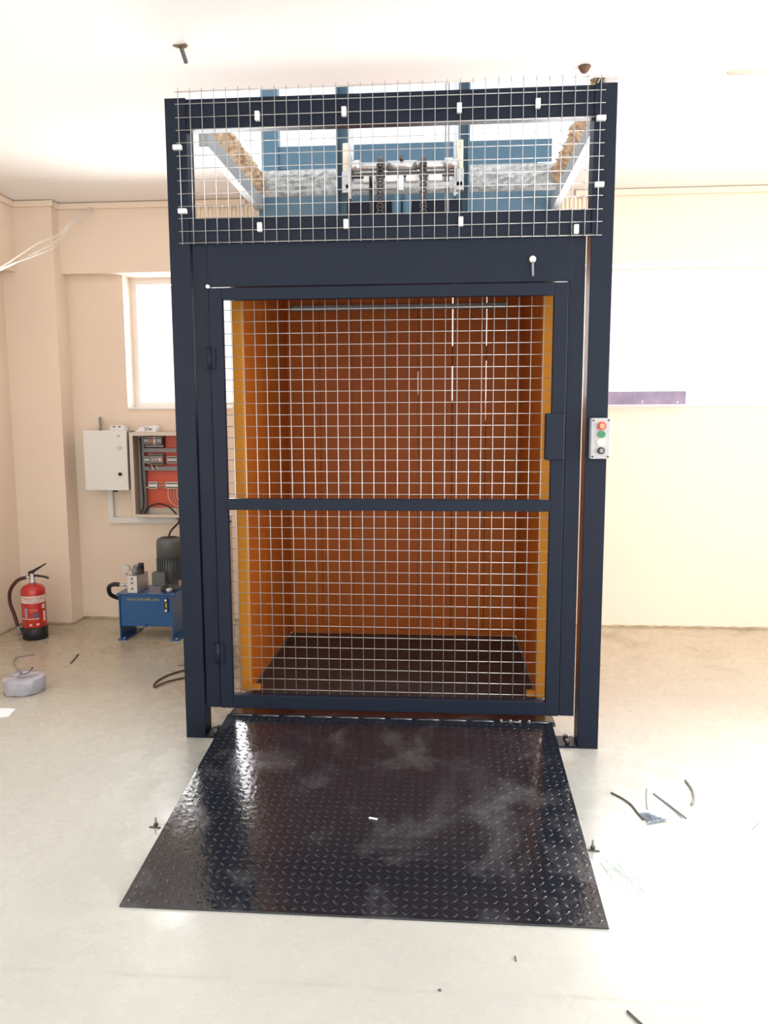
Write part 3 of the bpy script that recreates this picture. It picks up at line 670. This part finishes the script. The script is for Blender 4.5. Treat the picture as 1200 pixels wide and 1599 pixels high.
MB().tube(arc([(-2.13, .62, .093), (-2.10, .56, .10), (-2.055, .55, .11), (-2.045, .59, .128), (-2.07, .62, .12)], 8), .0025, 6).build('cable_end', black, kc)
MB().tube(arc([(-2.15, .62, .092), (-2.23, .80, .03), (-2.34, .93, .004), (-2.43, 1.05, .004), (-2.46, 1.15, .004), (-2.38, 1.215, .004)], 8), .003, 6).build('cable_tail', duct_grey, kc)
tag(MB().tube([(-2.06, 1.048, .004), (-2.08, 1.15, .005), (-2.102, 1.244, .004)], .004, 6).build('cable_offcut', dirt), 'dark straight cable offcut on the floor below the blue power pack', 'cable offcut')
tag(MB().prism([(-2.30, .27), (-2.03, .30), (-1.985, .292), (-1.965, .20), (-2.20, .10)], 'z', 0, .004).build('paper_sheet', paper), 'white folded paper lying on the floor at the left edge', 'paper')
tag(MB().tube(arc([(-1.15, .98, .006), (-1.24, .985, .006), (-1.30, .955, .008), (-1.37, .863, .006), (-1.395, .749, .006), (-1.375, .66, .006), (-1.335, .735, .010), (-1.25, .83, .006), (-1.15, .86, .006)], 8), .0055, 8).build('floor_cable', mat('brown_cable', (.09, .05, .035), .5)), 'brown cable looping out on the floor from behind the left post', 'cable')
tag(MB().tube([(-1.20, 1.10, .003), (-1.38, 1.055, .003)], .002, 6).build('thin_wire', dirt), 'thin straight wire on the floor behind the brown cable loop', 'wire')

# things lying on the floor, right
def offcut(pts, r, m, label, name='cable_offcut', cat='cable offcut'):
    return tag(MB().tube(arc([(x, y, r+.0003) for x, y in pts], 6), r, 8).build(name, m), label, cat, 'cable offcuts on the floor right of the ramp' if name == 'cable_offcut' else None)
offcut([(.935, -.424), (.965, -.463), (.990, -.514), (1.000, -.575), (1.010, -.630)], .0034, dirt, 'long curved dark cable offcut nearest the ramp on the right')
offcut([(1.089, -.375), (1.065, -.460), (1.046, -.546)], .002, duct_grey, 'short straight grey offcut between the curved ones on the right')
offcut([(1.104, -.418), (1.140, -.510), (1.176, -.609)], .0026, duct_grey, 'longer of the two parallel grey offcuts on the right floor')
offcut([(1.112, -.445), (1.137, -.520), (1.161, -.605)], .0014, duct_grey, 'thinner of the two parallel grey offcuts on the right floor')
offcut([(1.267, -.295), (1.268, -.379), (1.249, -.46), (1.225, -.505)], .0048, duct_grey, 'thick hooked grey cable offcut farthest right on the floor')
offcut([(1.395, -.667), (1.437, -.619)], .0012, duct_grey, 'tiny thin wire lying alone at the right edge of the floor', 'thin_wire', 'wire')
offcut([(.725, -1.600), (.742, -1.628), (.775, -1.68)], .0032, dirt, 'black stick cut off by the bottom edge of the photo', 'black_stick', 'stick')
offcut([(.459, -1.414), (.460, -1.434)], .0018, dirt, 'tiny dark screw on the floor in front of the ramp', 'small_screw', 'screw')
tag(MB().lathe((.248, -1.559, 0), [(.004, 0), (.004, .003), (.002, .004)], 10).build('washer', dirt), 'small dark round washer on the floor below the ramp', 'washer')
rnd = random.Random(12)
def crumple(name, outline, amp, m, label, cat, seed, n=16, lift=.002):
    rnd = random.Random(seed); b = MB(); cx_ = sum(p[0] for p in outline)/len(outline); cy_ = sum(p[1] for p in outline)/len(outline)
    ring = []; K = len(outline)*4
    for j in range(6):
        row = []
        for i in range(K):
            a = outline[i//4]; c = outline[(i//4+1) % len(outline)]; t = (i % 4)/4
            px_, py_ = a[0]*(1-t)+c[0]*t, a[1]*(1-t)+c[1]*t; s_ = j/5
            z = lift+amp*rnd.random()*(1-.6*s_); row.append(b.b.verts.new((cx_+(px_-cx_)*s_*(1+.1*(rnd.random()-.5)), cy_+(py_-cy_)*s_*(1+.1*(rnd.random()-.5)), z)) if j else None)
        ring.append(row)
    cvt = b.b.verts.new((cx_, cy_, lift+amp)); 
    for i in range(K): b.b.faces.new([cvt, ring[1][i], ring[1][(i+1) % K]])
    for j in range(1, 5):
        for i in range(K): b.b.faces.new([ring[j][i], ring[j+1][i], ring[j+1][(i+1) % K], ring[j][(i+1) % K]])
    bmesh.ops.solidify(b.b, geom=b.b.faces[:], thickness=.0004)
    return tag(b.build(name, m), label, cat)
crumple('plastic_scrap', [(1.00, -.595), (1.03, -.575), (1.06, -.60), (1.105, -.63), (1.06, -.645), (1.015, -.665), (1.02, -.63)], .014, mat('bluish_plastic', (.42, .48, .55), .35), 'crumpled bluish plastic scrap beside the cable offcuts on the right', 'plastic scrap', 21)
crumple('plastic_film', [(.79, -.90), (.84, -.885), (.90, -.93), (.92, -1.02), (.955, -1.10), (.90, -1.16), (.86, -1.10), (.81, -1.05)], .006, filmm, 'clear plastic film lying flat on the floor right of the ramp', 'plastic film', 22)
for x, y, lab in ((.782, -.845, 'steel anchor bolt standing on the floor at the right edge of the ramp'), (-.812, -.80, 'steel anchor bolt standing on the floor at the left edge of the ramp')):
    t = thing('anchor_bolt', (x, y, 0), lab, 'bolt', 'anchor bolts standing beside the ramp')
    MB().cyl((x, y, 0), (x, y, .035), .0042, 10).build('shank', duct_grey, t)
    MB().cyl((x, y, .004), (x, y, .012), .009, 6).build('nut', rust, t)
    MB().prism([(x-.022, y-.012), (x+.020, y-.016), (x+.022, y-.010), (x-.018, y-.006)], 'z', 0, .004).build('washer_plate', dirt, t)

# ------------------------------------------------------------------ on the walls and the ceiling
lg = MB().prism([(2.085, SILL+.006), (2.135, SILL+.006), (2.135, SILL+.010), (2.089, SILL+.010), (2.089, SILL+.095), (2.085, SILL+.095)], 'x', 1.30, 1.925)
o = tag(lg.build('steel_angle', lilac), 'purplish steel angle bar resting on the window sill right of the lift', 'steel bar'); o['_w'] = tuple(o.location)
MB().box(1.93-.30, 1.93-.296, 2.082, 2.0855, SILL+.012, SILL+.034).box(1.93-.065, 1.93-.055, 2.082, 2.0855, SILL+.014, SILL+.024).build('bolt_hole', clear, o)
rnd = random.Random(9)
for k, (dz, dy, lab) in enumerate(((0, 0, 'uppermost white cable of the bundle sagging across the upper left'), (-.022, .02, 'middle white cable of the bundle sagging across the upper left'), (-.045, -.03, 'lowest white cable of the bundle sagging across the upper left'))):
    pts = [(-2.235, 2.03, 3.00-.01*k), (-2.305, 1.87, 2.872+dz*.6), (-2.37-.01*k, 1.80, 2.765+dz*1.6), (-2.415, 1.60+dy, 2.665+dz*1.8), (-2.45, 1.2+dy, 2.436+dz*.4), (-2.452, .8, 2.275+dz*.5), (-2.45, .2, 2.18)]
    tag(MB().tube(arc(pts, 8), .0048, 8).build('hanging_cable', wirew), lab, 'cable', 'white cables sagging across the upper left corner')
hk = thing('ceiling_hook', (-.84, -.13, 3.04), 'small dark broken hook hanging from a hole in the ceiling at upper left', 'hook')
MB().prism([(-.870, -.142), (-.815, -.150), (-.81, -.135), (-.825, -.12), (-.855, -.125)], 'z', ZC-.006, ZC-.0005).build('broken_plate', darkbrown, hk)
MB().tube(arc([(-.84, -.13, ZC-.004), (-.835, -.11, ZC-.03), (-.83, -.095, ZC-.055)], 6), [.010]*12+[.004], 6).build('hook', dirt, hk)
cdt = thing('ceiling_conduit', (1.8, .30, 3.03), 'thin pale conduit under the ceiling at upper right with two wire ends', 'conduit')
MB().tube([(1.50, .285, 3.026), (1.70, .29, 3.026), (4.15, .33, 3.026)], .011, 10).build('tube', cream, cdt)
MB().tube(arc([(1.50, .285, 3.028), (1.43, .262, 3.016), (1.36, .284, 3.01)], 6), .0022, 6).tube(arc([(1.50, .285, 3.024), (1.43, .312, 3.016), (1.355, .286, 3.008)], 6), .0022, 6).build('wire_ends', cream, cdt)
tag(MB().lathe((.86, .20, ZC-.05), [(.008, .022), (.018, .03), (.028, .049)], 16).build('expanding_foam_blob', darkbrown), 'dark brown foam blob under the ceiling above the right end of the frame', 'foam')
for o in list(bpy.data.objects):
    if '_w' in o: del o['_w']
